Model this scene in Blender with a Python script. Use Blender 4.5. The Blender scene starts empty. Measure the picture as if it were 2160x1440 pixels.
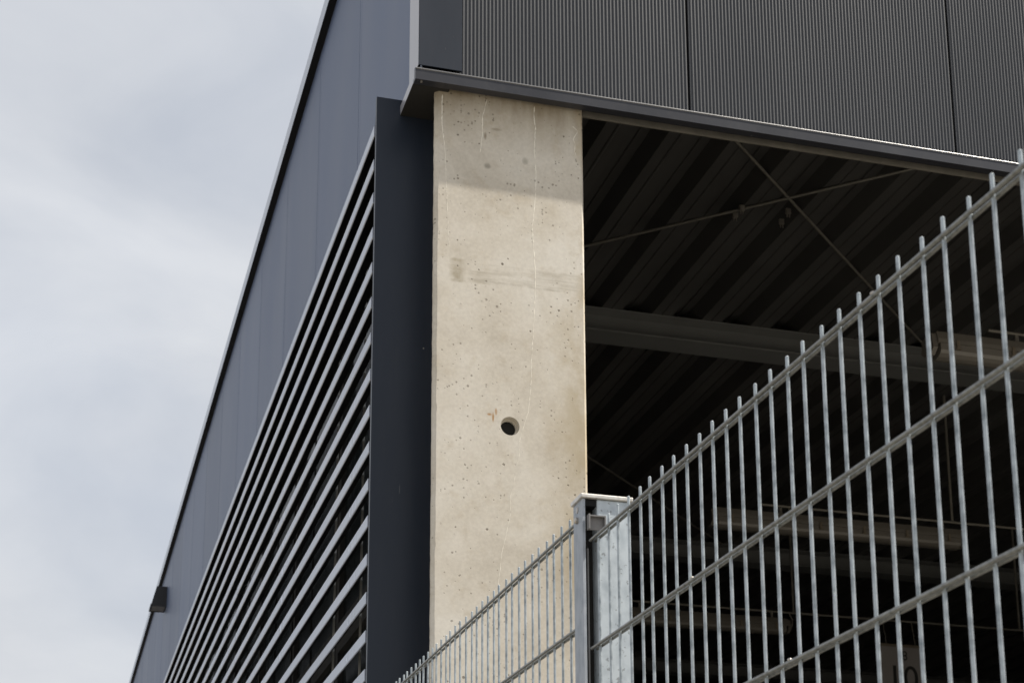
import bpy, bmesh, math, random
from mathutils import Vector, Matrix

random.seed(7)
scene = bpy.context.scene
COL = scene.collection
EYE = 1.5                                  # eye height above the ground

# ------------------------------------------------------------------ camera
PITCH, ROLL, YAW = 0.23113953612138563, -0.0008309619398484173, 0.27229226817524543
FPX, CX, CY = 3488.368, 1044.063, 1408.235    # focal length and principal point for a 2160 px wide frame
F = Vector((math.sin(YAW), math.cos(YAW), 0)); R = Vector((math.cos(YAW), -math.sin(YAW), 0)); U = Vector((0, 0, 1))
F2 = F * math.cos(PITCH) + U * math.sin(PITCH)
U2 = U * math.cos(PITCH) - F * math.sin(PITCH)
R3 = R * math.cos(ROLL) + U2 * math.sin(ROLL)
U3 = U2 * math.cos(ROLL) - R * math.sin(ROLL)
cd = bpy.data.cameras.new('camera')
cam = bpy.data.objects.new('camera', cd); COL.objects.link(cam)
M = Matrix((R3, U3, -F2)).transposed().to_4x4()
M.translation = Vector((0, 0, EYE))
cam.matrix_world = M
cd.sensor_fit = 'HORIZONTAL'; cd.sensor_width = 36.0
cd.lens = FPX / 2160 * 36.0
cd.shift_x = (1080 - CX) / 2160
cd.shift_y = (CY - 720) / 2160
cd.clip_start = 0.05; cd.clip_end = 3000
cd.dof.use_dof = True; cd.dof.focus_distance = 3.9; cd.dof.aperture_fstop = 13.0
scene.camera = cam

# ------------------------------------------------------------------ sun and sky
SUN_EL = math.radians(58.0); SUN_OFF = math.radians(76.0)     # off the front wall's normal, towards +X
SUN = Vector((math.sin(SUN_OFF) * math.cos(SUN_EL), -math.cos(SUN_OFF) * math.cos(SUN_EL), math.sin(SUN_EL)))
world = bpy.data.worlds.new('World'); scene.world = world
world.use_nodes = True
wn, wl = world.node_tree.nodes, world.node_tree.links
wn.clear()
def wnode(t, **kw):
    n = wn.new(t)
    for k, v in kw.items(): setattr(n, k, v)
    return n
w_out = wnode('ShaderNodeOutputWorld'); w_bg = wnode('ShaderNodeBackground')
w_sky = wnode('ShaderNodeTexSky', sky_type='NISHITA', sun_disc=False)
w_sky.sun_elevation = SUN_EL; w_sky.sun_rotation = math.atan2(SUN.x, SUN.y)
w_sky.air_density = 1.0; w_sky.dust_density = 1.5; w_sky.ozone_density = 1.0
w_tc = wnode('ShaderNodeTexCoord')
w_map = wnode('ShaderNodeMapping'); w_map.inputs['Scale'].default_value = (1.3, 1.3, 3.0)
w_map.inputs['Location'].default_value = (0.9, 0.55, -0.35); w_map.inputs['Rotation'].default_value = (0.1, -0.18, 0)
w_n1 = wnode('ShaderNodeTexNoise'); w_n1.inputs['Scale'].default_value = 1.7; w_n1.inputs['Detail'].default_value = 6; w_n1.inputs['Roughness'].default_value = 0.45
w_n1.inputs['Distortion'].default_value = 0.35
w_r1 = wnode('ShaderNodeValToRGB')
w_r1.color_ramp.elements[0].position = 0.30; w_r1.color_ramp.elements[0].color = (0.84, 0.84, 0.84, 1)
w_r1.color_ramp.elements[1].position = 0.66; w_r1.color_ramp.elements[1].color = (0.97, 0.97, 0.97, 1)
w_n2 = wnode('ShaderNodeTexNoise'); w_n2.inputs['Scale'].default_value = 2.9; w_n2.inputs['Detail'].default_value = 7; w_n2.inputs['Roughness'].default_value = 0.52; w_n2.inputs['Distortion'].default_value = 0.5
w_r2 = wnode('ShaderNodeValToRGB')                       # cloud body: grey-blue to near white
w_r2.color_ramp.elements[0].position = 0.26; w_r2.color_ramp.elements[0].color = (2.92, 3.07, 3.35, 1)
w_r2.color_ramp.elements[1].position = 0.74; w_r2.color_ramp.elements[1].color = (4.15, 4.20, 4.28, 1)
w_mix = wnode('ShaderNodeMix', data_type='RGBA')
wl.new(w_tc.outputs['Generated'], w_map.inputs['Vector'])
wl.new(w_map.outputs[0], w_n1.inputs['Vector']); wl.new(w_map.outputs[0], w_n2.inputs['Vector'])
wl.new(w_n1.outputs['Fac'], w_r1.inputs['Fac']); wl.new(w_n2.outputs['Fac'], w_r2.inputs['Fac'])
wl.new(w_r1.outputs['Color'], w_mix.inputs['Factor'])
wl.new(w_sky.outputs['Color'], w_mix.inputs['A']); wl.new(w_r2.outputs['Color'], w_mix.inputs['B'])
wl.new(w_mix.outputs['Result'], w_bg.inputs['Color']); wl.new(w_bg.outputs[0], w_out.inputs['Surface'])
w_bg.inputs['Strength'].default_value = 0.1

ld = bpy.data.lights.new('sun', 'SUN'); ld.energy = 4.6; ld.angle = math.radians(0.6); ld.color = (1.0, 0.94, 0.84)
sun = bpy.data.objects.new('sun', ld); COL.objects.link(sun)
sun.rotation_mode = 'QUATERNION'; sun.rotation_quaternion = SUN.to_track_quat('Z', 'Y'); sun.location = (20, -6, 30)

vs = scene.view_settings
vs.view_transform = 'Standard'; vs.look = 'None'; vs.gamma = 1.0; vs.use_curve_mapping = False
vs.exposure = 0.95
scene.cycles.max_bounces = 10; scene.cycles.diffuse_bounces = 6; scene.cycles.glossy_bounces = 5
scene.cycles.use_denoising = True

# ------------------------------------------------------------------ material helpers
class Mat:
    def __init__(s, name):
        s.m = bpy.data.materials.new(name); s.m.use_nodes = True
        s.nt = s.m.node_tree; s.nt.nodes.clear()
        s.out = s.nt.nodes.new('ShaderNodeOutputMaterial')
        s.b = s.nt.nodes.new('ShaderNodeBsdfPrincipled')
        s.nt.links.new(s.b.outputs[0], s.out.inputs['Surface'])
        s.tc = s.nt.nodes.new('ShaderNodeTexCoord')
    def n(s, t, **kw):
        x = s.nt.nodes.new(t)
        for k, v in kw.items(): setattr(x, k, v)
        return x
    def l(s, a, b): s.nt.links.new(a, b)
    def set(s, **kw):
        for k, v in kw.items(): s.b.inputs[k.replace('_', ' ')].default_value = v
        return s
    def map(s, scale=(1, 1, 1), loc=(0, 0, 0), coord='Object'):
        m = s.n('ShaderNodeMapping'); m.inputs['Scale'].default_value = scale; m.inputs['Location'].default_value = loc
        s.l(s.tc.outputs[coord], m.inputs['Vector']); return m.outputs[0]
    def noise(s, scale, detail=4, rough=0.5, vec=None, dist=0.0):
        x = s.n('ShaderNodeTexNoise'); x.inputs['Scale'].default_value = scale; x.inputs['Detail'].default_value = detail
        x.inputs['Roughness'].default_value = rough; x.inputs['Distortion'].default_value = dist
        s.l(vec if vec is not None else s.tc.outputs['Object'], x.inputs['Vector']); return x.outputs['Fac']
    def ramp(s, fac, stops):
        x = s.n('ShaderNodeValToRGB'); e = x.color_ramp.elements
        while len(e) < len(stops): e.new(0.5)
        for i, (p, c) in enumerate(stops):
            e[i].position = p; e[i].color = c if len(c) == 4 else (*c, 1)
        s.l(fac, x.inputs['Fac']); return x.outputs['Color']
    def mix(s, fac, a, b, blend='MIX'):
        x = s.n('ShaderNodeMix', data_type='RGBA', blend_type=blend)
        for sock, v in (('Factor', fac), ('A', a), ('B', b)):
            if hasattr(v, 'links'): s.l(v, x.inputs[sock])
            elif isinstance(v, tuple): x.inputs[sock].default_value = (*v, 1) if len(v) == 3 else v
            else: x.inputs[sock].default_value = v
        return x.outputs['Result']
    def math(s, op, a, b=None, c=None, clamp=False):
        x = s.n('ShaderNodeMath', operation=op, use_clamp=clamp)
        for i, v in enumerate((a, b, c)):
            if v is None: continue
            if hasattr(v, 'links'): s.l(v, x.inputs[i])
            else: x.inputs[i].default_value = v
        return x.outputs[0]
    def bump(s, h, strength=0.3, dist=0.01):
        x = s.n('ShaderNodeBump'); x.inputs['Strength'].default_value = strength; x.inputs['Distance'].default_value = dist
        s.l(h, x.inputs['Height']); s.l(x.outputs[0], s.b.inputs['Normal'])

def painted(name, col, rough=0.35, var=0.12, spec=0.5, streak=True, metallic=0.0, dirt=(0.16, 0.15, 0.13), dirt_amt=0.10, ior=1.5, specks=False):
    """coil-coated sheet metal with slight tone drift, dust and faint oil-canning"""
    k = Mat(name); k.set(Metallic=metallic, Specular_IOR_Level=spec, IOR=ior)
    v = k.map((1, 1, 0.35)); n = k.noise(2.2, 5, 0.55, v)
    lo = tuple(c * (1 - var) for c in col); hi = tuple(c * (1 + var) for c in col)
    c = k.ramp(n, [(0.3, lo), (0.7, hi)])
    d = k.noise(38, 6, 0.7, k.map((1, 1, 0.12) if streak else (1, 1, 1)))
    dm = k.math('MULTIPLY', k.ramp(d, [(0.52, (0, 0, 0)), (0.78, (1, 1, 1))]), dirt_amt)
    c = k.mix(dm, c, dirt)
    oi = k.n('ShaderNodeObjectInfo')
    hv = k.n('ShaderNodeHueSaturation'); k.l(c, hv.inputs['Color']); k.l(k.math('MULTIPLY_ADD', oi.outputs['Random'], 0.20, 0.90), hv.inputs['Value']); c = hv.outputs['Color']
    if specks:
        vo = k.n('ShaderNodeTexVoronoi'); vo.inputs['Scale'].default_value = 9.0; k.l(k.map((1, 1, 0.8)), vo.inputs['Vector'])
        c = k.mix(k.math('MULTIPLY', k.math('MULTIPLY', k.math('SUBTRACT', 0.028, vo.outputs['Distance']), 60, clamp=True), 0.8), c, (0.30, 0.29, 0.27))
        sc = k.ramp(k.noise(24, 3, 0.6, k.map((6, 6, 0.5), (4, 2, 1)), 0.6), [(0.745, (0, 0, 0)), (0.77, (1, 1, 1))])
        c = k.mix(k.math('MULTIPLY', sc, 0.35), c, (0.22, 0.22, 0.22))
        dr = k.ramp(k.noise(7, 5, 0.65, k.map((1, 1, 0.18), (1, 5, 2))), [(0.45, (0, 0, 0)), (0.75, (1, 1, 1))])
        c = k.mix(k.math('MULTIPLY', dr, 0.06), c, (0.11, 0.11, 0.115))
    k.l(c, k.b.inputs['Base Color'])
    r = k.math('MULTIPLY_ADD', n, 0.16, rough - 0.08); k.l(r, k.b.inputs['Roughness'])
    k.bump(k.noise(2.3, 2, 0.4, k.map((1, 1, 0.5))), 0.05, 0.02)
    return k.m

def galvanised(name, lo, hi, scale=160, rough=0.42, metallic=0.75, rust=0.0, pits=None):
    k = Mat(name); k.set(Metallic=metallic)
    vo = k.n('ShaderNodeTexVoronoi'); vo.inputs['Scale'].default_value = scale
    k.l(k.map((1, 1, 0.45)), vo.inputs['Vector'])
    n = k.noise(scale * 0.7, 5, 0.65)
    f = k.math('MULTIPLY_ADD', vo.outputs['Distance'], 0.45, k.math('MULTIPLY', n, 0.75))
    c = k.ramp(f, [(0.28, lo), (0.5, tuple((a + b) / 2 for a, b in zip(lo, hi))), (0.72, hi)])
    ps, p0, p1 = pits or (scale * 1.7, 0.66, 0.72)
    pit = k.ramp(k.noise(ps, 3, 0.6), [(p0, (0, 0, 0)), (p1, (1, 1, 1))])
    c = k.mix(k.math('MULTIPLY', pit, 0.55), c, (0.10, 0.10, 0.10))
    if rust:
        rs = k.ramp(k.noise(scale * 0.3, 4, 0.6), [(0.64, (0, 0, 0)), (0.74, (1, 1, 1))])
        c = k.mix(k.math('MULTIPLY', rs, rust), c, (0.20, 0.11, 0.05))
    k.l(c, k.b.inputs['Base Color'])
    k.l(k.math('MULTIPLY_ADD', n, 0.3, rough - 0.15), k.b.inputs['Roughness'])
    k.bump(f, 0.25, 0.0006)
    return k.m

def plain(name, col, rough=0.6, metallic=0.0, var=0.15, scale=20):
    k = Mat(name); k.set(Metallic=metallic, Roughness=rough)
    c = k.ramp(k.noise(scale, 5, 0.6), [(0.3, tuple(x * (1 - var) for x in col)), (0.7, tuple(x * (1 + var) for x in col))])
    k.l(c, k.b.inputs['Base Color']); return k.m

ROOT = Vector((1.03, 4.6, 0.0))                  # foot of the building's corner

def concrete(name):
    k = Mat(name); k.set(Roughness=0.82, Specular_IOR_Level=0.25)
    sep = k.n('ShaderNodeSeparateXYZ'); k.l(k.tc.outputs['Object'], sep.inputs[0])
    X, Z = sep.outputs['X'], sep.outputs['Z']
    big = k.noise(3.2, 6, 0.6, dist=0.4); mid = k.noise(14, 6, 0.65); fine = k.noise(90, 5, 0.7)
    c = k.ramp(big, [(0.32, (0.465, 0.42, 0.35)), (0.50, (0.565, 0.52, 0.445)), (0.68, (0.63, 0.595, 0.53))])
    c = k.mix(k.math('MULTIPLY', k.ramp(mid, [(0.55, (0, 0, 0)), (0.72, (1, 1, 1))]), 0.42), c, (0.42, 0.35, 0.25))
    c = k.mix(k.math('MULTIPLY', k.ramp(k.noise(6.5, 5, 0.6, k.map(loc=(3, 1, 7))), [(0.52, (0, 0, 0)), (0.70, (1, 1, 1))]), 0.30), c, (0.70, 0.66, 0.60))
    c = k.mix(0.10, c, k.ramp(fine, [(0.35, (0.2, 0.18, 0.15)), (0.65, (0.85, 0.8, 0.7))]))
    # brownish run-off below the soffit, with the shade there painted in
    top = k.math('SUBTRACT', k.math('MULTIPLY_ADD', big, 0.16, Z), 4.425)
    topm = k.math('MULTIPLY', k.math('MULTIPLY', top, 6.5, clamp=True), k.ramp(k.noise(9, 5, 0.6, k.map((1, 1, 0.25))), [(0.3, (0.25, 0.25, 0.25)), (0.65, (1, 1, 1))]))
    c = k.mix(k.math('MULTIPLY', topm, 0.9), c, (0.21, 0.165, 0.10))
    # green-brown tide along the right arris
    rm = k.math('MULTIPLY', k.math('MULTIPLY', k.math('SUBTRACT', X, 0.40), 7.0, clamp=True), k.ramp(k.noise(5, 5, 0.6, k.map((1, 1, 0.6), (2, 0, 4))), [(0.44, (0, 0, 0)), (0.60, (1, 1, 1))]))
    c = k.mix(k.math('MULTIPLY', rm, 0.75), c, (0.38, 0.31, 0.20))
    # wiped grey smear (rectangular patch with a drawn-out tail)
    def box(x0, x1, z0, z1, soft):
        wob = k.math('MULTIPLY_ADD', k.noise(40, 4, 0.6), 0.012, -0.006)
        xx = k.math('ADD', X, wob); zz = k.math('ADD', Z, wob)
        a = k.math('MULTIPLY', k.math('SUBTRACT', xx, x0 - ROOT.x), 1 / soft, clamp=True)
        b = k.math('MULTIPLY', k.math('SUBTRACT', x1 - ROOT.x, xx), 1 / soft, clamp=True)
        d = k.math('MULTIPLY', k.math('SUBTRACT', zz, z0), 1 / 0.006, clamp=True)
        e = k.math('MULTIPLY', k.math('SUBTRACT', z1, zz), 1 / 0.006, clamp=True)
        return k.math('MULTIPLY', k.math('MULTIPLY', a, b), k.math('MULTIPLY', d, e))
    st = k.ramp(k.noise(30, 5, 0.6, k.map((0.25, 1, 3.2))), [(0.40, (0, 0, 0)), (0.62, (1, 1, 1))])
    c = k.mix(k.math('MULTIPLY', k.math('MULTIPLY', box(1.142, 1.200, 3.866, 3.952, 0.02), k.ramp(k.noise(34, 5, 0.7, k.map((0.5, 1, 1.8))), [(0.34, (0.25, 0.25, 0.25)), (0.58, (1, 1, 1))])), 0.75), c, (0.30, 0.255, 0.175))
    c = k.mix(k.math('MULTIPLY', k.math('MULTIPLY', box(1.19, 1.31, 3.868, 3.925, 0.07), st), 0.6), c, (0.28, 0.24, 0.17))
    c = k.mix(k.math('MULTIPLY', k.math('MULTIPLY', box(1.25, 1.62, 3.872, 3.945, 0.06), st), 0.32), c, (0.30, 0.265, 0.20))
    ln = k.ramp(k.noise(22, 4, 0.6, k.map((1, 1, 0.2), (6, 0, 1))), [(0.40, (0, 0, 0)), (0.58, (1, 1, 1))])
    c = k.mix(k.math('MULTIPLY', k.math('MULTIPLY', box(1.20, 1.62, 3.876, 3.886, 0.05), ln), 0.5), c, (0.27, 0.24, 0.19))
    c = k.mix(k.math('MULTIPLY', k.math('MULTIPLY', box(1.40, 1.62, 3.930, 3.938, 0.05), ln), 0.45), c, (0.27, 0.24, 0.19))
    # grey spots and a rusty wire mark
    def spot(x, z, rx, rz, amt, col):
        nonlocal c
        wob = k.math('MULTIPLY_ADD', k.noise(55, 3, 0.6, k.map(loc=(x * 9, 0, z * 5))), 0.9, -0.45)
        dx = k.math('MULTIPLY', k.math('SUBTRACT', X, x - ROOT.x), 1 / rx); dz = k.math('MULTIPLY', k.math('SUBTRACT', Z, z), 1 / rz)
        r2 = k.math('ADD', k.math('MULTIPLY', dx, dx), k.math('MULTIPLY', dz, dz))
        m = k.math('MULTIPLY', k.math('SUBTRACT', k.math('SUBTRACT', 1.0, r2), wob, clamp=True), amt)
        c = k.mix(m, c, col)
    spot(1.269, 4.285, 0.013, 0.013, 0.75, (0.22, 0.20, 0.16)); spot(1.396, 4.322, 0.012, 0.016, 0.55, (0.27, 0.25, 0.20))
    spot(1.2876, 3.428, 0.004, 0.022, 1.0, (0.36, 0.20, 0.08)); spot(1.297, 3.447, 0.005, 0.014, 0.9, (0.36, 0.20, 0.08)); spot(1.276, 3.437, 0.009, 0.005, 0.9, (0.36, 0.20, 0.08))
    spot(1.262, 4.39, 0.006, 0.018, 0.7, (0.16, 0.12, 0.07)); spot(1.30, 4.42, 0.02, 0.006, 0.5, (0.2, 0.16, 0.1))
    # air pores of two sizes, dark and sunken
    hgt = None
    for sc, th, am, lo in ((17, 0.070, 0.9, (0, 0, 0)), (42, 0.145, 0.75, (5, 2, 9)), (85, 0.25, 0.55, (2, 7, 4))):
        vo = k.n('ShaderNodeTexVoronoi'); vo.inputs['Scale'].default_value = sc; vo.inputs['Randomness'].default_value = 1.0
        k.l(k.map((1, 0.0, 1.0), lo), vo.inputs['Vector'])
        dn = k.math('ADD', vo.outputs['Distance'], k.math('MULTIPLY_ADD', k.noise(260, 2, 0.6), 0.16, -0.08))
        sepc = k.n('ShaderNodeSeparateColor'); k.l(vo.outputs['Color'], sepc.inputs[0])
        clus = k.ramp(k.noise(4.5, 3, 0.6, k.map(loc=(sc, 0, sc * 0.3))), [(0.40, (0.25, 0.25, 0.25)), (0.60, (1.2, 1.2, 1.2))])
        size = k.math('MULTIPLY', k.math('MULTIPLY', k.math('POWER', sepc.outputs[0], 3.0), th * 1.35), clus)
        p = k.math('MULTIPLY', k.math('SUBTRACT', size, dn), 45.0, clamp=True)
        c = k.mix(k.math('MULTIPLY', p, am), c, (0.11, 0.09, 0.065))
        hgt = p if hgt is None else k.math('MAXIMUM', hgt, p)
    k.l(c, k.b.inputs['Base Color'])
    h = k.math('SUBTRACT', k.math('MULTIPLY_ADD', fine, 0.10, k.math('MULTIPLY', mid, 0.15)), hgt)
    k.bump(h, 0.5, 0.003)
    return k.m

def corrugated(name):
    k = Mat(name); k.set(Specular_IOR_Level=0.5)
    n = k.noise(1.6, 5, 0.55, k.map((1, 1, 0.4)))
    c = k.ramp(n, [(0.3, (0.031, 0.0335, 0.039)), (0.7, (0.039, 0.0415, 0.047))])
    vo = k.noise(130, 4, 0.75, k.map((1, 1, 0.05)))
    sc = k.ramp(vo, [(0.70, (0, 0, 0)), (0.80, (1, 1, 1))])
    c = k.mix(k.math('MULTIPLY', sc, 0.16), c, (0.30, 0.29, 0.27))
    k.l(c, k.b.inputs['Base Color']); k.l(k.math('MULTIPLY_ADD', n, 0.15, 0.33), k.b.inputs['Roughness'])
    return k.m

def asphalt(name):
    k = Mat(name); k.set(Roughness=0.9)
    c = k.ramp(k.noise(0.4, 6, 0.6), [(0.3, (0.125, 0.115, 0.10)), (0.7, (0.235, 0.215, 0.18))])
    g = k.noise(220, 4, 0.7)
    c = k.mix(0.3, c, k.ramp(g, [(0.35, (0.09, 0.085, 0.075)), (0.7, (0.36, 0.34, 0.3))])); k.l(c, k.b.inputs['Base Color'])
    k.bump(g, 0.5, 0.004); return k.m

def glass(name):
    k = Mat(name); k.set(Base_Color=(0.012, 0.016, 0.017, 1), Specular_IOR_Level=0.5)
    k.l(k.math('MULTIPLY_ADD', k.noise(3, 3), 0.15, 0.12), k.b.inputs['Roughness']); return k.m

MT = dict(
    panel=painted('panel_grey', (0.082, 0.108, 0.178), rough=0.42, var=0.08, dirt_amt=0.03, streak=False, spec=0.16),
    strip=painted('side_sheen_coating', (0.34, 0.34, 0.37), rough=0.3, var=0.05, dirt_amt=0.03, streak=False, ior=1.8),  # pale base paints the grazing sky sheen onto side faces
    navy=painted('navy_coating', (0.015, 0.021, 0.034), rough=0.36, var=0.14, dirt_amt=0.03, spec=0.30, specks=True),
    drip=painted('anthracite_coating', (0.026, 0.027, 0.034), rough=0.30, var=0.14, streak=False, spec=0.4, specks=True),
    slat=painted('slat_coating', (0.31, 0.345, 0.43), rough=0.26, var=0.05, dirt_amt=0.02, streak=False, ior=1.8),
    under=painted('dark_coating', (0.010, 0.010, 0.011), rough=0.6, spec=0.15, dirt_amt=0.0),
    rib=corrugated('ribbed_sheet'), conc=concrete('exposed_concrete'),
    galv=galvanised('galvanised_wire', (0.14, 0.165, 0.18), (0.43, 0.475, 0.50), 110, rough=0.36, metallic=0.45),
    rail=galvanised('galvanised_rail', (0.125, 0.128, 0.122), (0.26, 0.265, 0.255), 120, rough=0.40, rust=0.07),
    post=galvanised('galvanised_post', (0.33, 0.375, 0.41), (0.50, 0.55, 0.585), 60, rough=0.5, metallic=0.35, pits=(95, 0.635, 0.66)),
    flat=galvanised('galvanised_flat', (0.24, 0.27, 0.31), (0.36, 0.39, 0.43), 60, rough=0.55, metallic=0.35),
    cap=galvanised('cap_sheet', (0.50, 0.48, 0.45), (0.66, 0.64, 0.60), 90, rough=0.4, metallic=0.5, rust=0.1),
    plast=plain('grey_plastic', (0.17, 0.165, 0.165), 0.5), bolt=plain('bolt_steel', (0.45, 0.42, 0.38), 0.35, 0.8),
    deck=plain('deck_sheet', (0.068, 0.067, 0.066), 0.42, 0.0, 0.2, 1.5), beam=plain('beam_paint', (0.15, 0.155, 0.155), 0.55, 0.0, 0.12, 3),
    rod=plain('rod_steel', (0.19, 0.18, 0.16), 0.5, 0.3), lampw=plain('luminaire_plastic', (0.125, 0.115, 0.10), 0.45, 0.0, 0.08, 12),
    lampd=plain('luminaire_cover', (0.14, 0.13, 0.115), 0.3, 0.0, 0.05, 8), clip=plain('clip_metal', (0.2, 0.17, 0.13), 0.4, 0.4),
    inner=plain('inner_wall', (0.06, 0.058, 0.055), 0.8), floor=plain('floor_concrete', (0.07, 0.068, 0.065), 0.75, 0, 0.2, 1.2),
    ground=asphalt('yard_asphalt'), glass=glass('window_glass'), frame=plain('frame_grey', (0.50, 0.52, 0.53), 0.5), carrier=plain('carrier_dark', (0.025, 0.025, 0.026), 0.95),
    lamp=plain('lamp_housing', (0.012, 0.012, 0.014), 0.45), lamplens=plain('lamp_lens', (0.10, 0.085, 0.06), 0.3),
    sign=plain('sign_plate', (0.24, 0.225, 0.22), 0.5, 0, 0.05), ink=plain('sign_ink', (0.012, 0.012, 0.012), 0.6),
    streak=plain('lime_deposit', (0.71, 0.67, 0.58), 0.9, 0, 0.14, 60), matt_dark=plain('matt_black', (0.012, 0.011, 0.010), 0.9),
    hem=painted('hem_coating', (0.045, 0.045, 0.05), rough=0.34, var=0.05, streak=False, spec=0.9, ior=1.7),
    bright=plain('hem_edge', (0.62, 0.58, 0.54), 0.35, 0.2, 0.06, 30),
)

# ------------------------------------------------------------------ geometry helpers
class MB:
    def __init__(s): s.v, s.f, s.sm, s.mi = [], [], [], []
    def add(s, vs_, fs_, smooth=False, mi=0):
        o = len(s.v); s.v += [tuple(p) for p in vs_]
        for f in fs_: s.f.append(tuple(i + o for i in f)); s.sm.append(smooth); s.mi.append(mi)
        return s
    def box(s, x0, x1, y0, y1, z0, z1, mi=0):
        return s.add([(x0, y0, z0), (x1, y0, z0), (x1, y1, z0), (x0, y1, z0), (x0, y0, z1), (x1, y0, z1), (x1, y1, z1), (x0, y1, z1)],
                     [(0, 3, 2, 1), (4, 5, 6, 7), (0, 1, 5, 4), (1, 2, 6, 5), (2, 3, 7, 6), (3, 0, 4, 7)], mi=mi)
    def bevbox(s, x0, x1, y0, y1, z0, z1, b=0.002, seg=2, mi=0):
        bm = bmesh.new()
        mtx = Matrix.Translation(((x0 + x1) / 2, (y0 + y1) / 2, (z0 + z1) / 2)) @ Matrix.Diagonal((x1 - x0, y1 - y0, z1 - z0, 1))
        bmesh.ops.create_cube(bm, size=1, matrix=mtx)
        bmesh.ops.bevel(bm, geom=list(bm.edges), offset=b, segments=seg, affect='EDGES', profile=0.6)
        bm.verts.ensure_lookup_table(); bm.verts.index_update()
        s.add([v.co[:] for v in bm.verts], [[v.index for v in f.verts] for f in bm.faces], mi=mi); bm.free(); return s
    def tube(s, a, b, r, seg=8, r2=None, dome=0.0, mi=0):
        a, b = Vector(a), Vector(b); d = (b - a).normalized(); r2 = r if r2 is None else r2
        t = Vector((0, 0, 1)) if abs(d.z) < 0.9 else Vector((1, 0, 0))
        u = d.cross(t).normalized(); w = d.cross(u)
        ring = lambda c, rr: [c + u * (rr * math.cos(2 * math.pi * i / seg)) + w * (rr * math.sin(2 * math.pi * i / seg)) for i in range(seg)]
        vs_ = ring(a, r) + ring(b, r2); n = seg
        s.add(vs_, [(i, i + n, (i + 1) % n + n, (i + 1) % n) for i in range(n)], True, mi)
        s.add(ring(a, r), [tuple(range(n))], mi=mi)
        if dome:
            s.add(ring(b, r2) + ring(b + d * dome, r2 * 0.62), [(i, i + n, (i + 1) % n + n, (i + 1) % n) for i in range(n)], True, mi)
            s.add(ring(b + d * dome, r2 * 0.62), [tuple(reversed(range(n)))], mi=mi)
        else: s.add(ring(b, r2), [tuple(reversed(range(n)))], mi=mi)
        return s
    def prism(s, prof, axis, a0, a1, closed=True, smooth=False, mi=0, caps=True):
        """extrude a 2D profile along axis ('x': prof=(y,z), 'y': prof=(x,z), 'z': prof=(x,y))"""
        def P(p, a): return (a, p[0], p[1]) if axis == 'x' else (p[0], a, p[1]) if axis == 'y' else (p[0], p[1], a)
        n = len(prof); vs_ = [P(p, a0) for p in prof] + [P(p, a1) for p in prof]
        fs_ = [(i, (i + 1) % n, (i + 1) % n + n, i + n) for i in range(n if closed else n - 1)]
        s.add(vs_, fs_, smooth, mi)
        if closed and caps: s.add([P(p, a0) for p in prof], [tuple(reversed(range(n)))], mi=mi); s.add([P(p, a1) for p in prof], [tuple(range(n))], mi=mi)
        return s
    def mesh(s, name, mats, off=Vector((0, 0, 0)), fix=True):
        me = bpy.data.meshes.new(name)
        me.from_pydata([(x - off.x, y - off.y, z - off.z) for x, y, z in s.v], [], s.f)
        me.polygons.foreach_set('use_smooth', s.sm); me.polygons.foreach_set('material_index', s.mi)
        for m in (mats if isinstance(mats, (list, tuple)) else [mats]): me.materials.append(MT[m])
        if fix:
            bm = bmesh.new(); bm.from_mesh(me); bmesh.ops.recalc_face_normals(bm, faces=bm.faces); bm.to_mesh(me); bm.free()
        me.update(); return me

def wloc(o):
    v = Vector((0, 0, 0))
    while o: v = v + o.location; o = o.parent
    return v
def link(name, me, parent=None, loc=(0, 0, 0)):
    o = bpy.data.objects.new(name, me); COL.objects.link(o); o.parent = parent; o.location = loc; return o
def part(name, mb, mats, parent=None, fix=True):
    """mesh built in world coordinates, placed under its parent"""
    return link(name, mb.mesh(name, mats, wloc(parent) if parent else Vector((0, 0, 0)), fix), parent)
def thing(name, loc, label, cat, group=None):
    o = bpy.data.objects.new(name, None); COL.objects.link(o); o.location = loc; o.empty_display_size = 0.2
    tag(o, label, cat, group); return o
def tag(o, label, cat, group=None):
    o['label'] = label; o['category'] = cat
    if group: o['group'] = group
    return o
def struct(o): o['kind'] = 'structure'; return o

# ------------------------------------------------------------------ ground
def grid_sheet(name, x0, x1, y0, y1, z, mat):
    return struct(part(name, MB().add([(x0, y0, z), (x1, y0, z), (x1, y1, z), (x0, y1, z)], [(0, 1, 2, 3)]), mat))
grid_sheet('ground', -700, 700, -700, 700, 0.0, 'ground')
grid_sheet('hall_floor', 1.25, 15.9, 4.66, 43.9, 0.006, 'floor')

# ------------------------------------------------------------------ the hall
hall = thing('industrial_hall', ROOT, 'dark metal clad hall on a concrete corner column with a louvred side', 'building')
Z = lambda z: z + EYE
XL = 1.068                       # face of the side wall's cladding
YF = 4.592                       # face of the front wall's ribbed sheets
ROOF = Z(4.575)
YB, XR = 44.0, 16.0              # far ends of the hall

# side wall: flat metal panels, 1 m wide, an open joint between neighbours
ys = [4.70] + [5.842 + 0.998 * i for i in range(0, 40)]
for i in range(len(ys) - 1):
    y0, y1 = ys[i] + 0.0024, ys[i + 1] - 0.0024
    if y1 > YB: break
    prof = [(XL + 0.05, y0), (XL + 0.0012, y0), (XL, y0 + 0.0012), (XL, y0 + 0.030), (XL + 0.0006, y0 + 0.034), (XL + 0.0006, y1 - 0.034), (XL, y1 - 0.030), (XL, y1 - 0.0012), (XL + 0.0012, y1), (XL + 0.05, y1)]
    part('wall_panel', MB().prism(prof, 'z', Z(3.075), ROOF - 0.002), 'panel', hall)
part('inner_lining', MB().box(XL + 0.053, XL + 0.10, 4.72, YB, Z(3.04), ROOF - 0.004), 'under', hall)

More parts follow.
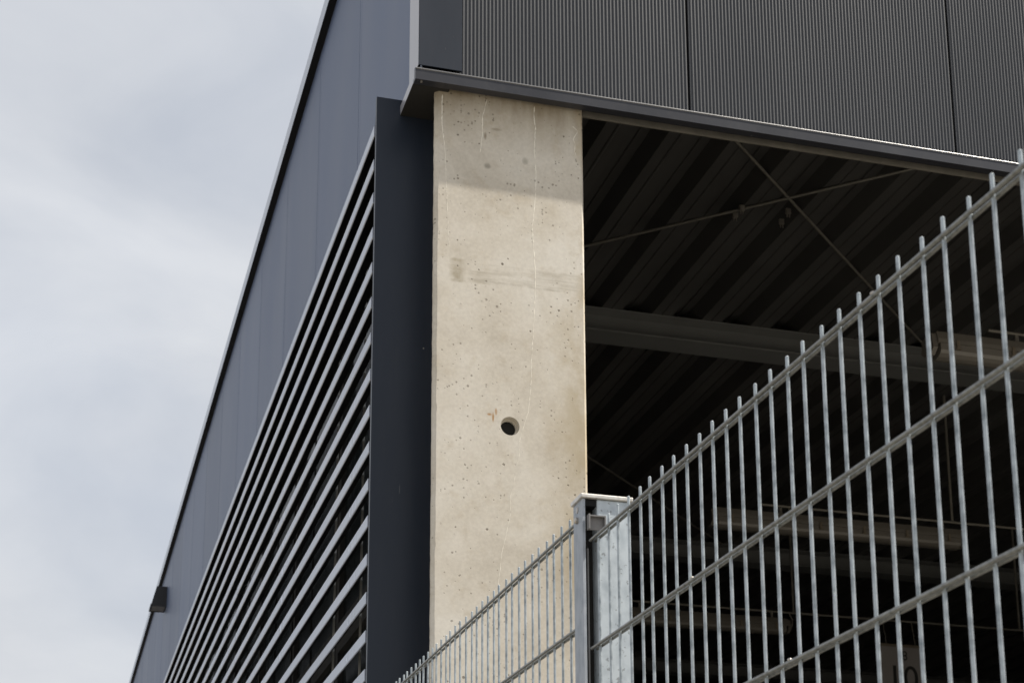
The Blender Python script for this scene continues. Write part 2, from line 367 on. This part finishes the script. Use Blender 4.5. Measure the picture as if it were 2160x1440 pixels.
# front wall: ribbed sheets
def ribbed(x0, x1, z0, z1):
    m = MB(); pitch = 1.0 / 79; n = int((x1 - x0 - 0.0026) / pitch); x = x0 + (x1 - x0 - n * pitch) / 2
    prof = [(x0, YF + 0.045), (x0, YF + 0.0012), (x0 + 0.0012, YF), (x, YF)]
    for _ in range(n):
        a = x
        prof += [(a + 0.0018, YF + 0.0019), (a + 0.0050, YF + 0.0025), (a + 0.0064, YF + 0.0008), (a + 0.0095, YF - 0.0004), (a + pitch, YF)]
        x += pitch
    prof += [(x1 - 0.0012, YF), (x1, YF + 0.0012), (x1, YF + 0.045)]
    m.prism(prof, 'z', z0, z1, closed=True); return m
xs = [1.150, 1.959] + [1.959 + i for i in range(1, 14)]
for i in range(len(xs) - 1):
    part('ribbed_panel', ribbed(xs[i] + 0.0044, xs[i + 1] - 0.0044, Z(3.070), Z(4.60)), 'rib', hall)
part('front_lining', MB().box(1.12, XR, YF + 0.048, YF + 0.058, Z(3.068), Z(4.60)), 'matt_dark', hall)
part('front_core', MB().box(1.13, XR, YF + 0.061, YF + 0.10, Z(3.075), Z(4.55)), 'under', hall)

# folded corner flashing
cf = MB().prism([(1.028, 4.717), (1.028, 4.5835), (1.0295, 4.582), (1.169, 4.582), (1.171, 4.584), (1.171, 4.591), (1.166, 4.591), (1.166, 4.586), (1.032, 4.586), (1.032, 4.713), (1.064, 4.713), (1.064, 4.717)], 'z', Z(3.079), Z(4.60))
for _f in range(len(cf.f)): pass
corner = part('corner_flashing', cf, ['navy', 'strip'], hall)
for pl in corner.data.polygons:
    if abs(pl.normal.x) > 0.8: pl.material_index = 1  # side faces take the lighter copy with sky sheen painted in

# drip flashing that ends both walls at the bottom
dz0, dz1 = Z(3.026), Z(3.064)
drip = part('drip_flashing', MB().prism([(4.581, dz0), (4.612, dz0), (4.612, dz0 + 0.012), (4.600, dz0 + 0.012), (4.5995, dz1 + 0.006), (4.5885, dz1 + 0.0055), (4.5835, dz1 + 0.002), (4.581, dz1 - 0.003)], 'x', 1.018, XR), 'drip', hall)
part('drip_hem', MB().tube((1.019, 4.5828, dz1 + 0.0006), (XR, 4.5828, dz1 + 0.0006), 0.0034, 16), 'hem', drip)
part('soffit_sheet', MB().box(1.0185, 1.139, 4.6125, 4.804, dz0 + 0.001, dz0 + 0.006), 'matt_dark', hall)
part('side_drip', MB().prism([(1.0182, dz0 + 0.004), (1.021, dz0 + 0.001), (1.021, dz1 - 0.002), (1.027, dz1 + 0.012), (1.024, dz1 + 0.012), (1.0182, dz1 - 0.002)], 'y', 4.583, YB), 'strip', hall)  # pale copy of the drip flashing, sky sheen put into its colour
part('soffit_recess', MB().box(1.60, XR, 4.6125, 4.644, dz0 + 0.020, dz0 + 0.026), 'under', hall)
part('edge_angle', MB().box(1.60, XR, 4.644, 4.650, dz0 - 0.001, dz0 + 0.06).box(1.60, XR, 4.650, 4.70, dz0 + 0.03, dz0 + 0.036), 'rod', hall)
part('edge_beam', MB().box(1.11, XR, 4.72, 4.90, Z(3.34), Z(3.84)), 'under', hall)
part('soffit_screw', MB().tube((1.040, 4.592, dz0 + 0.002), (1.040, 4.592, dz0 - 0.004), 0.004, 10), 'bolt', hall)

# roof edge of the side wall: underside coloured black for its shade, pale upstand
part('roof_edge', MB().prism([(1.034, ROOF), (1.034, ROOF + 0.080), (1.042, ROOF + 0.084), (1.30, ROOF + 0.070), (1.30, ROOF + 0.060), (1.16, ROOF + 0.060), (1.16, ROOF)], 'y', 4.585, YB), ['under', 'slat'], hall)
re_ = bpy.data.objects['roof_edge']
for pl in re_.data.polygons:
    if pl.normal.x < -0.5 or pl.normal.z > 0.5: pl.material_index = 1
part('front_roof_edge', MB().prism([(4.560, Z(4.61)), (4.560, Z(4.69)), (4.80, Z(4.68)), (4.80, Z(4.61))], 'x', 1.30, XR), 'drip', hall)
part('roof', MB().box(1.17, XR, 4.70, YB, Z(4.40), Z(4.52)), 'under', hall)

# trapezoidal roof deck, sheets of three ribs
ZD = Z(3.85); PIT = 0.2825
x = 1.30; i = 0
while x < XR - 0.5:
    prof = []
    for j in range(3):
        a = x + j * PIT
        prof += [(a, ZD), (a + 0.050, ZD), (a + 0.054, ZD - 0.005), (a + 0.062, ZD - 0.005), (a + 0.066, ZD), (a + 0.115, ZD),
                 (a + 0.150, ZD + 0.078), (a + 0.195, ZD + 0.078), (a + 0.199, ZD + 0.071), (a + 0.207, ZD + 0.071), (a + 0.211, ZD + 0.078), (a + 0.2475, ZD + 0.078)]
    prof.append((x + 3 * PIT, ZD))
    back = [(p[0], p[1] + 0.0015) for p in reversed(prof)]
    part('roof_deck_sheet', MB().prism(prof + back, 'y', 4.905, 30.0), 'deck', hall)
    x += 3 * PIT + 0.0; i += 1

# steel beams across the hall and the wind bracing between them
def ibeam(y0, w=0.16, h=0.133, t=0.009, ztop=ZD):
    c = y0 + w / 2; zb = ztop - h
    prof = [(y0, zb), (y0 + w, zb), (y0 + w, zb + t), (c + 0.0045, zb + t + 0.004), (c + 0.0045, ztop - t - 0.004), (y0 + w, ztop - t), (y0 + w, ztop - 0.002), (y0, ztop - 0.002), (y0, ztop - t), (c - 0.0045, ztop - t - 0.004), (c - 0.0045, zb + t + 0.004), (y0, zb + t)]
    return MB().prism(prof, 'x', 1.30, XR - 0.1)
beams = [7.607, 11.25, 14.90, 18.55, 22.2, 25.85]
for y in beams: part('steel_beam', ibeam(y), 'beam', hall)
zb_ = ZD - 0.010
def brace(a, b, r=0.0068): part('brace_rod', MB().tube((a[0], a[1], zb_), (b[0], b[1], zb_), r, 8), 'rod', hall)
bx0, bx1 = 1.44, 4.60
brace((1.634, 4.92), (4.625, 7.60)); brace((2.36, 7.014), (4.653, 4.92))
brace((1.25 + 0.08, 7.80), (4.95, 11.24))
brace((4.75, 4.92), (7.95, 7.60)); brace((4.9, 7.60), (7.95, 4.92))
# fixing clips under the deck
for cx, cy in ((2.984, 6.42), (2.981, 6.49), (3.205, 6.39), (3.218, 6.49)):
    part('deck_clip', MB().box(cx - 0.012, cx + 0.012, cy - 0.006, cy + 0.006, ZD - 0.028, ZD - 0.002).tube((cx - 0.006, cy, ZD - 0.03), (cx - 0.006, cy, ZD - 0.045), 0.003, 6).tube((cx + 0.006, cy, ZD - 0.03), (cx + 0.006, cy, ZD - 0.045), 0.003, 6), 'bolt', hall)

# closed far walls of the hall
part('back_wall', MB().box(1.25, XR, YB - 0.2, YB, 0.01, Z(4.40)), 'inner', hall)
part('end_wall', MB().box(XR - 0.1, XR, 4.66, YB - 0.2, 0.01, Z(4.40)), 'inner', hall)
part('front_wall', MB().box(7.4, XR - 0.1, 4.66, 4.86, 0.01, dz0), 'inner', hall)  # unseen, narrows the opening to keep light out of the hall

# exposed corner column with chamfered, slightly chipped arrises and a cast-in hole
def make_column():
    cx0, cx1, cy0, cy1 = 1.094, 1.5955, 4.6305, 5.13
    zs = [0.0]
    while zs[-1] < dz0 + 0.045: zs.append(zs[-1] + 0.02)
    zs[-1] = dz0 + 0.045
    vs_, fs_ = [], []
    n = 10; rnd = random.Random(3); j1 = j2 = 0.0
    for z in zs:
        j1 = 0.7 * j1 + rnd.uniform(-0.0006, 0.0006); j2 = 0.7 * j2 + rnd.uniform(-0.0004, 0.0004)
        chip = rnd.uniform(0.0010, 0.0030) if rnd.random() < 0.12 else 0.0
        e = rnd.uniform(-0.0006, 0.0006)
        vs_ += [(1.0965 + e, 4.652, z), (1.0965 + e, cy0 + 0.0105 + j1, z), (1.1068 + j1 + chip, cy0, z), (cx1 - 0.0080 + j2, cy0, z), (cx1, cy0 + 0.010 + j2, z), (cx1, cy1 - 0.01, z), (cx1 - 0.01, cy1, z), (1.16, cy1, z), (1.15, cy1 - 0.01, z), (1.15, 4.654, z)]
    for k in range(len(zs) - 1):
        for i in range(n):
            fs_.append((k * n + i, k * n + (i + 1) % n, (k + 1) * n + (i + 1) % n, (k + 1) * n + i))
    fs_.append(tuple(reversed(range(n)))); fs_.append(tuple((len(zs) - 1) * n + i for i in range(n)))
    # the front face is one flat sheet of its own so that the hole can be cut cleanly
    m = MB().add(vs_, fs_)
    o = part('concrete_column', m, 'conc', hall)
    me = None
    for rad, dep in ((0.0305, 0.022), (0.0248, 0.30)):
        cut = MB().tube((1.3425, cy0 - 0.05, 3.405), (1.3425, cy0 + dep, 3.405), rad, 40)
        co = link('cutter', cut.mesh('cutter', 'conc', ROOT), hall)
        md = o.modifiers.new('hole', 'BOOLEAN'); md.object = co; md.operation = 'DIFFERENCE'; md.solver = 'EXACT'
        bpy.context.view_layer.update()
        me = bpy.data.meshes.new_from_object(o.evaluated_get(bpy.context.evaluated_depsgraph_get()))
        o.modifiers.clear(); o.data = me; me.name = 'concrete_column'
        bpy.data.objects.remove(co)
    for p in me.polygons: p.use_smooth = False
    return o
column = make_column()
yc = 4.6305
# black plug standing in for the shade deep in the hole
part('hole_shade_plug', MB().tube((1.3425, yc + 0.030, 3.405), (1.3425, yc + 0.29, 3.405), 0.0245, 32), 'matt_dark', column)
# lime runs along hairline cracks: thin crusts standing proud of the face
def crust(pts, w0, w1):
    rnd = random.Random(len(pts)); P = []
    for (x0, z0), (x1, z1) in zip(pts, pts[1:]):
        k = max(2, int(abs(z1 - z0) / 0.008))
        for i in range(k): P.append((x0 + (x1 - x0) * i / k + rnd.uniform(-0.0007, 0.0007), z0 + (z1 - z0) * i / k))
    P.append(pts[-1]); m = MB(); vs_, fs_ = [], []; N = len(P)
    for i, (x, z) in enumerate(P):
        w = 1.1 * (w0 + (w1 - w0) * i / N) * rnd.choice((0.2, 0.6, 0.9, 1.0, 1.15, 1.5)) * rnd.uniform(0.8, 1.1) / 2
        vs_ += [(x - w, yc + 0.0004, z), (x - w * 0.3, yc - 0.00025, z), (x + w * 0.3, yc - 0.00025, z), (x + w, yc + 0.0004, z)]
    for i in range(N - 1):
        for j in range(3): fs_.append((i * 4 + j, i * 4 + j + 1, i * 4 + j + 5, i * 4 + j + 4))
    part('lime_streak', m.add(vs_, fs_), 'streak', column)
crust([(1.1183, 4.515), (1.1178, 4.4168), (1.1305, 4.3009), (1.1332, 4.1995), (1.1402, 4.0666), (1.1437, 3.9852)], 0.0045, 0.0016)
crust([(1.2674, 4.525), (1.2627, 4.5022), (1.2524, 4.4577), (1.2524, 4.3912), (1.2454, 4.3291)], 0.0040, 0.0035)
crust([(1.4283, 4.525), (1.4264, 4.4915), (1.4315, 4.4442), (1.4272, 4.3715), (1.4323, 4.2922), (1.431, 4.226), (1.4258, 4.158), (1.4174, 4.0898), (1.4261, 3.9584), (1.4272, 3.8912), (1.4244, 3.8271)], 0.0048, 0.0058)
crust([(1.4244, 3.8271), (1.4199, 3.7291), (1.413, 3.6318), (1.4127, 3.5838), (1.4077, 3.5149), (1.4011, 3.4557), (1.3839, 3.402), (1.373, 3.3586), (1.3712, 3.3118), (1.3583, 3.2439), (1.3505, 3.2016), (1.3429, 3.1733), (1.3427, 3.1167), (1.3351, 3.0825), (1.3249, 3.0362), (1.3127, 2.9809), (1.3097, 2.9401), (1.3047, 2.9053), (1.2946, 2.8051)], 0.0036, 0.0022)
crust([(1.5593, 4.4736), (1.5775, 4.4575), (1.5607, 4.4271), (1.567, 4.4091), (1.5651, 4.3847), (1.5693, 4.3665)], 0.0030, 0.0030)

# navy end board of the louvre, butting against the column
board = part('end_board', MB().bevbox(0.939, 1.1485, 4.805, 4.823, 0.02, Z(3.085), 0.0015), 'navy', hall)
part('end_board_return', MB().box(0.9415, 0.946, 4.8235, 4.838, 0.02, Z(3.03)).box(0.946, 1.1485, 4.8235, 4.8265, 0.02, Z(3.07)), 'under', hall)

# louvre: one slat per row and length, pale outer lip, dark sloping blade behind
louv = part('louvre_screen', MB().box(1.0, 1.06, 4.842, 4.872, 0.05, Z(3.02)), 'under', hall)
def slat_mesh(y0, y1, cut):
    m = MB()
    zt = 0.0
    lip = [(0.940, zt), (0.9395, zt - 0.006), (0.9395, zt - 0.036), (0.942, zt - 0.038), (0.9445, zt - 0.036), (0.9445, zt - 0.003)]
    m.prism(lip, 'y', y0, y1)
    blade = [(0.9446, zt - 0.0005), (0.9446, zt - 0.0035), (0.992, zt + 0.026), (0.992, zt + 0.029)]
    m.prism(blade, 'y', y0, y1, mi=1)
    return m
segs = [(4.843, 8.368), (8.378, 14.37), (14.38, 20.37), (20.38, 26.37), (26.38, 32.37)]
smesh = [slat_mesh(a, b, 0).mesh('slat', ['slat', 'under'], Vector((0, 0, 0))) for a, b in segs]
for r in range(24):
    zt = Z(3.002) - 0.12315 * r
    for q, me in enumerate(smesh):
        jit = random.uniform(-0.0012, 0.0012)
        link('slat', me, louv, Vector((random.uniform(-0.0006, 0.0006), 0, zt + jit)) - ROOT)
# upright carriers behind the slats
yy = 5.23
while yy < 32:
    part('carrier', MB().box(0.9935, 1.0005, yy, yy + 0.004, 0.05, Z(2.99)), 'frame' if yy < 6.0 else 'carrier', louv); yy += 0.51
# glazing behind the louvre: each window a frame and a pane
yy = 5.16
k = 0
while yy < 31:
    for z0, z1 in ((0.30, 1.70), (1.72, 3.10), (3.12, 4.44)):
        w = part('window', MB().box(1.105, 1.15, yy, yy + 0.05, z0, z1).box(1.105, 1.15, yy + 1.10, yy + 1.15, z0, z1).box(1.105, 1.15, yy + 0.05, yy + 1.10, z0, z0 + 0.05).box(1.105, 1.15, yy + 0.05, yy + 1.10, z1 - 0.05, z1), 'carrier', hall)
        part('pane', MB().box(1.125, 1.133, yy + 0.051, yy + 1.099, z0 + 0.051, z1 - 0.051), 'glass', w)
    yy += 1.165; k += 1
part('louvre_lining', MB().box(1.085, 1.092, 4.830, 5.158, 0.02, Z(3.02)), 'matt_dark', hall)
part('window_lining', MB().box(1.16, 1.20, 5.14, YB, 0.01, Z(3.03)), 'matt_dark', hall)
part('side_plinth', MB().box(1.09, 1.159, 5.14, YB, 0.01, 0.28), 'inner', hall)

# ------------------------------------------------------------------ lamp on the side wall
lamp = thing('wall_lamp', (XL, 15.5, Z(4.16)), 'dark wedge-shaped lamp high on the side wall under the roof edge', 'lamp')
y0, y1 = 15.40, 15.62
m = MB()
bx = [(XL, y0, Z(4.355)), (0.972, y0, Z(4.355)), (0.926, y0, Z(4.175)), (XL, y0, Z(4.175))]
bb = [(p[0], y1, p[2]) for p in bx]
m.add(bx + bb, [(0, 1, 2, 3), (7, 6, 5, 4), (0, 4, 5, 1), (1, 5, 6, 2), (2, 6, 7, 3), (3, 7, 4, 0)])
part('housing', m, 'lamp', lamp)
part('lens', MB().box(0.936, XL - 0.012, y0 + 0.012, y1 - 0.012, Z(4.162), Z(4.1745)), 'lamplens', lamp)
part('rim', MB().box(0.920, XL - 0.002, y0 - 0.005, y0 + 0.006, Z(4.158), Z(4.178)).box(0.920, 0.932, y0 + 0.006, y1, Z(4.158), Z(4.178)).box(0.920, XL - 0.002, y1, y1 + 0.006, Z(4.158), Z(4.178)), 'lamp', lamp)

# ------------------------------------------------------------------ luminaires in the hall
def luminaire(x0, x1, y, zc, label):
    t = thing('ceiling_luminaire', ((x0 + x1) / 2, y, zc), label, 'light fixture', 'tube luminaires hung in rows in the hall')
    def prof(w, h0, h1, nseg=6):
        return [(y - w, zc + h1), (y - w, zc + h0)] + [(y + w * math.cos(math.pi + math.pi * i / nseg), zc + h0 + 0.028 * math.sin(math.pi + math.pi * i / nseg)) for i in range(1, nseg)] + [(y + w, zc + h0), (y + w, zc + h1)]
    part('housing', MB().prism([(y - 0.045, zc + 0.055), (y - 0.055, zc + 0.02), (y - 0.055, zc + 0.002), (y + 0.055, zc + 0.002), (y + 0.055, zc + 0.02), (y + 0.045, zc + 0.055)], 'x', x0, x1), 'lampw', t)
    part('diffuser', MB().prism(prof(0.050, -0.028, 0.001), 'x', x0 + 0.014, x1 - 0.014), 'lampd', t)
    for xe, s in ((x0, -1), (x1, 1)):
        e = 0.022 * s
        part('end_cap', MB().prism([(y - 0.04, zc + 0.045), (y - 0.05, zc - 0.02), (y - 0.02, zc - 0.045), (y + 0.02, zc - 0.045), (y + 0.05, zc - 0.02), (y + 0.04, zc + 0.045)], 'x', min(xe, xe + e), max(xe, xe + e)), 'lampw', t)
    n = 6
    for i in range(n):
        xc = x0 + (x1 - x0) * (i + 0.35) / (n - 0.3)
        for s in (-1, 1):
            part('latch', MB().box(xc - 0.007, xc + 0.007, y + s * 0.0565 - 0.004, y + s * 0.0565 + 0.004, zc - 0.020, zc + 0.018).box(xc - 0.012, xc + 0.012, y + s * 0.0565 - 0.003, y + s * 0.0565 + 0.003, zc - 0.026, zc - 0.0205), 'clip', t)
    return t
rows = [(5.83, 3.57, 5.10, 2.955, 'pale tube luminaire nearest the fence top, upper right behind the wires'),
        (8.20, 3.56, 5.115, 2.945, 'full-length tube luminaire behind the fence, middle one of three'),
        (10.33, 3.50, 5.012, 2.950, 'lowest and farthest tube luminaire, right of the fence post')]
conduit_labels = ['thin cable conduit above the nearest tube luminaire', 'thin cable conduit above the middle tube luminaire, hung on rods', 'thin cable conduit in the farthest row, carrying the number sign']
for (y, x0, x1, zc, lab), cl in zip(rows, conduit_labels):
    luminaire(x0, x1, y, Z(zc), lab)
    zc_ = Z(zc) + 0.112
    c = thing('cable_conduit', (4.4, y, zc_), cl, 'conduit', 'conduits above the luminaire rows')
    part('tube', MB().tube((3.85, y, zc_), (8.8, y, zc_), 0.008, 8), 'rod', c)
    for xr in (5.08, 6.9, 8.6):
        part('hanger_rod', MB().tube((xr, y, zc_ + 0.008), (xr, y, ZD + 0.004), 0.0085, 8), 'rod', c)
    for xr in (x0 + 0.42, x1 - 0.10):
        part('hanger_strap', MB().box(xr - 0.008, xr + 0.008, y - 0.003, y + 0.003, Z(zc) + 0.054, zc_ + 0.004), 'rod', c)
    # drooping supply lead at the end cap
    pts = [(x1 + 0.02, y, Z(zc)), (x1 + 0.05, y, Z(zc) + 0.01), (x1 + 0.058, y, Z(zc) + 0.06), (x1 + 0.03, y, zc_)]
    mm = MB()
    for a, b in zip(pts, pts[1:]): mm.tube(a, b, 0.005, 6)
    part('supply_lead', mm, 'rod', c)

# ------------------------------------------------------------------ number sign
sy = 10.33
sg = thing('number_sign', (5.917, sy, Z(2.40)), 'white plate numbered 8 and 10 hanging inside the dark hall', 'sign')
part('plate', MB().bevbox(5.737, 6.097, sy - 0.004, sy + 0.004, Z(2.36), Z(2.876), 0.0015), 'sign', sg)
part('top_strip', MB().box(5.735, 6.099, sy - 0.009, sy + 0.009, Z(2.868), Z(2.886)), 'clip', sg)
for xr in (5.80, 6.03): part('hanger_wire', MB().tube((xr, sy, Z(2.886)), (xr - 0.02, sy, Z(3.052)), 0.003, 6), 'rod', sg)
def text(body, x, z, size):
    cu = bpy.data.curves.new('numeral', 'FONT'); cu.body = body; cu.size = size; cu.align_x = 'CENTER'; cu.extrude = 0.0008
    to = bpy.data.objects.new('numeral', cu); COL.objects.link(to)
    bpy.context.view_layer.update()
    me = bpy.data.meshes.new_from_object(to.evaluated_get(bpy.context.evaluated_depsgraph_get()))
    bpy.data.objects.remove(to)
    me.transform(Matrix.Rotation(math.pi / 2, 4, 'X')); me.materials.clear(); me.materials.append(MT['ink'])
    link('numeral', me, sg, Vector((x, sy - 0.006, z)) - wloc(sg))
text('8', 5.937, Z(2.772), 0.098); text('10', 5.915, Z(2.555), 0.255)

# ------------------------------------------------------------------ fence
BAR_R, RAIL_R = 0.00252, 0.0031
TH1, TH2 = -0.015318, 0.008342
P0 = Vector((0.9570, 1.3665, Z(0.9304)))
D1 = Vector((math.sin(TH1), math.cos(TH1), 0.0))
P1 = P0 + D1 * 1.4581 + Vector((0, 0, 0.0552))
D2 = Vector((math.sin(TH2), math.cos(TH2), 0.02357))
def wire_mesh(name, a, b, r, mat, dome=0.0008, seg=10):
    return MB().tube(a, b, r, seg, dome=dome).mesh(name, mat)
def fence_panel(label, P, D, k0, k1, length, ext0, ext1, last):
    base = P + D * (0.05 * (k0 + k1) / 2); base.z = P.z - length
    t = thing('wire_mesh_fence', base, label, 'fence', 'double wire mesh panels of the fence')
    bar = wire_mesh('vertical_bar', (0, 0, 0), (0, 0, length), BAR_R, 'galv', 0.0012)
    for k in range(k0, k1 + 1):
        p = P + D * (0.05 * k)
        b = link('vertical_bar', bar, t, Vector((p.x + random.uniform(-0.0004, 0.0004), p.y + random.uniform(-0.0006, 0.0006), p.z - length + random.uniform(-0.0008, 0.0008))) - base)
        if k == last: b.location.z -= 0.030
        b.rotation_euler = (random.uniform(-0.0007, 0.0007), random.uniform(-0.0007, 0.0007), random.uniform(0, 6))
    a, e = P + D * (0.05 * k0 - ext0), P + D * (0.05 * k1 + ext1)
    nrm = Vector((-D.y, D.x, 0)).normalized()               # towards the camera's side
    off = BAR_R + RAIL_R - 0.0006
    rail = wire_mesh('rail', (0, 0, 0), e - a, RAIL_R, 'rail', 0.0008)
    for i in range(int((length - 0.03) / 0.2) + 1):
        for s in (1, -1):
            link('rail', rail, t, a + nrm * (off * s) + Vector((0, 0, -0.0245 - 0.2 * i)) - base)
    return t
fp1 = fence_panel('near galvanised mesh panel right of the fence post', P0, D1, -24, 26, 2.405, 0.012, 0.030, 26)
fp2 = fence_panel('far galvanised mesh panel between the fence post and the louvred wall', P1, D2, 0, 38, 2.455, 0.052, 0.012, -1)
# zinc beads left over from dipping
for k, zi, dd in ((11.35, 2, 0), (6.1, 0, 0.0), (17.6, 1, 0)):
    p = P0 + D1 * (0.05 * k) + Vector((0, 0, -0.0245 - 0.2 * zi)); nrm = Vector((-D1.y, D1.x, 0)).normalized()
    p = p + nrm * 0.0055 + Vector((0, 0, 0.0030))
    bm = bmesh.new(); bmesh.ops.create_icosphere(bm, subdivisions=2, radius=0.0032, matrix=Matrix.Translation(p) @ Matrix.Diagonal((1, 1.3, 0.8, 1)))
    bm.verts.index_update(); mb = MB().add([v.co[:] for v in bm.verts], [[v.index for v in f.verts] for f in bm.faces], True); bm.free()
    part('zinc_bead', mb, 'bolt', fp1)

# post: rectangular tube, flat clamping bar in front of the mesh, cap over both
py0, py1 = 2.7034, 2.757
post = thing('fence_post', (0.97, 2.73, 0), 'galvanised rectangular fence post with flat cap between the two mesh panels', 'fence post')
part('tube', MB().bevbox(0.9475, 1.0115, py0, py1, 0.0, Z(0.988), 0.0035, 3), 'post', post)
part('clamp_bar', MB().box(0.9200, 0.9252, py0 + 0.001, py1 - 0.001, 0.05, Z(0.9875)), 'flat', post)
capm = MB().bevbox(0.9155, 1.0165, py0 - 0.0045, py1 + 0.0035, Z(0.9882), Z(0.9962), 0.0018, 2)
part('cap', capm, 'cap', post)
part('cap_skirt', MB().box(0.9270, 1.008, py0 + 0.003, py1 - 0.003, Z(0.975), Z(0.988)), 'under', post)
for zz, pr in ((0.974, 0.001), (0.954, 0.004), (0.55, 0.003), (0.15, 0.003), (-0.4, 0.003), (-0.9, 0.003)):
    part('bolt', MB().tube((0.9215, 2.7335, Z(zz)), (0.9200 - pr, 2.7335, Z(zz)), 0.0062, 14, dome=pr * 0.5), 'bolt', post)
# mesh seats: plastic U clips in the gap
for zz in (0.905, 0.505, 0.105, -0.5, -1.0):
    z0 = Z(zz) + 0.022
    m = MB().box(0.9300, 0.9575, 2.6975, 2.7005, z0, z0 + 0.026).box(0.9275, 0.9300, 2.690, 2.7030, z0, z0 + 0.028).box(0.9575, 0.9600, 2.690, 2.7030, z0 + 0.006, z0 + 0.026).box(0.9300, 0.9575, 2.690, 2.6975, z0 + 0.0235, z0 + 0.026)
    part('mesh_clip', m, 'plast', post)
# black strip closing the gap, in place of the shade on the post's side
part('gap_shade_strip', MB().box(0.9254, 0.9473, 2.731, 2.752, 0.05, Z(0.975)), 'matt_dark', post)
part('guide_strip', MB().box(0.9345, 0.9375, 2.7235, 2.7305, 0.05, Z(0.90)), 'plast', post)

print('objects', len(bpy.data.objects))
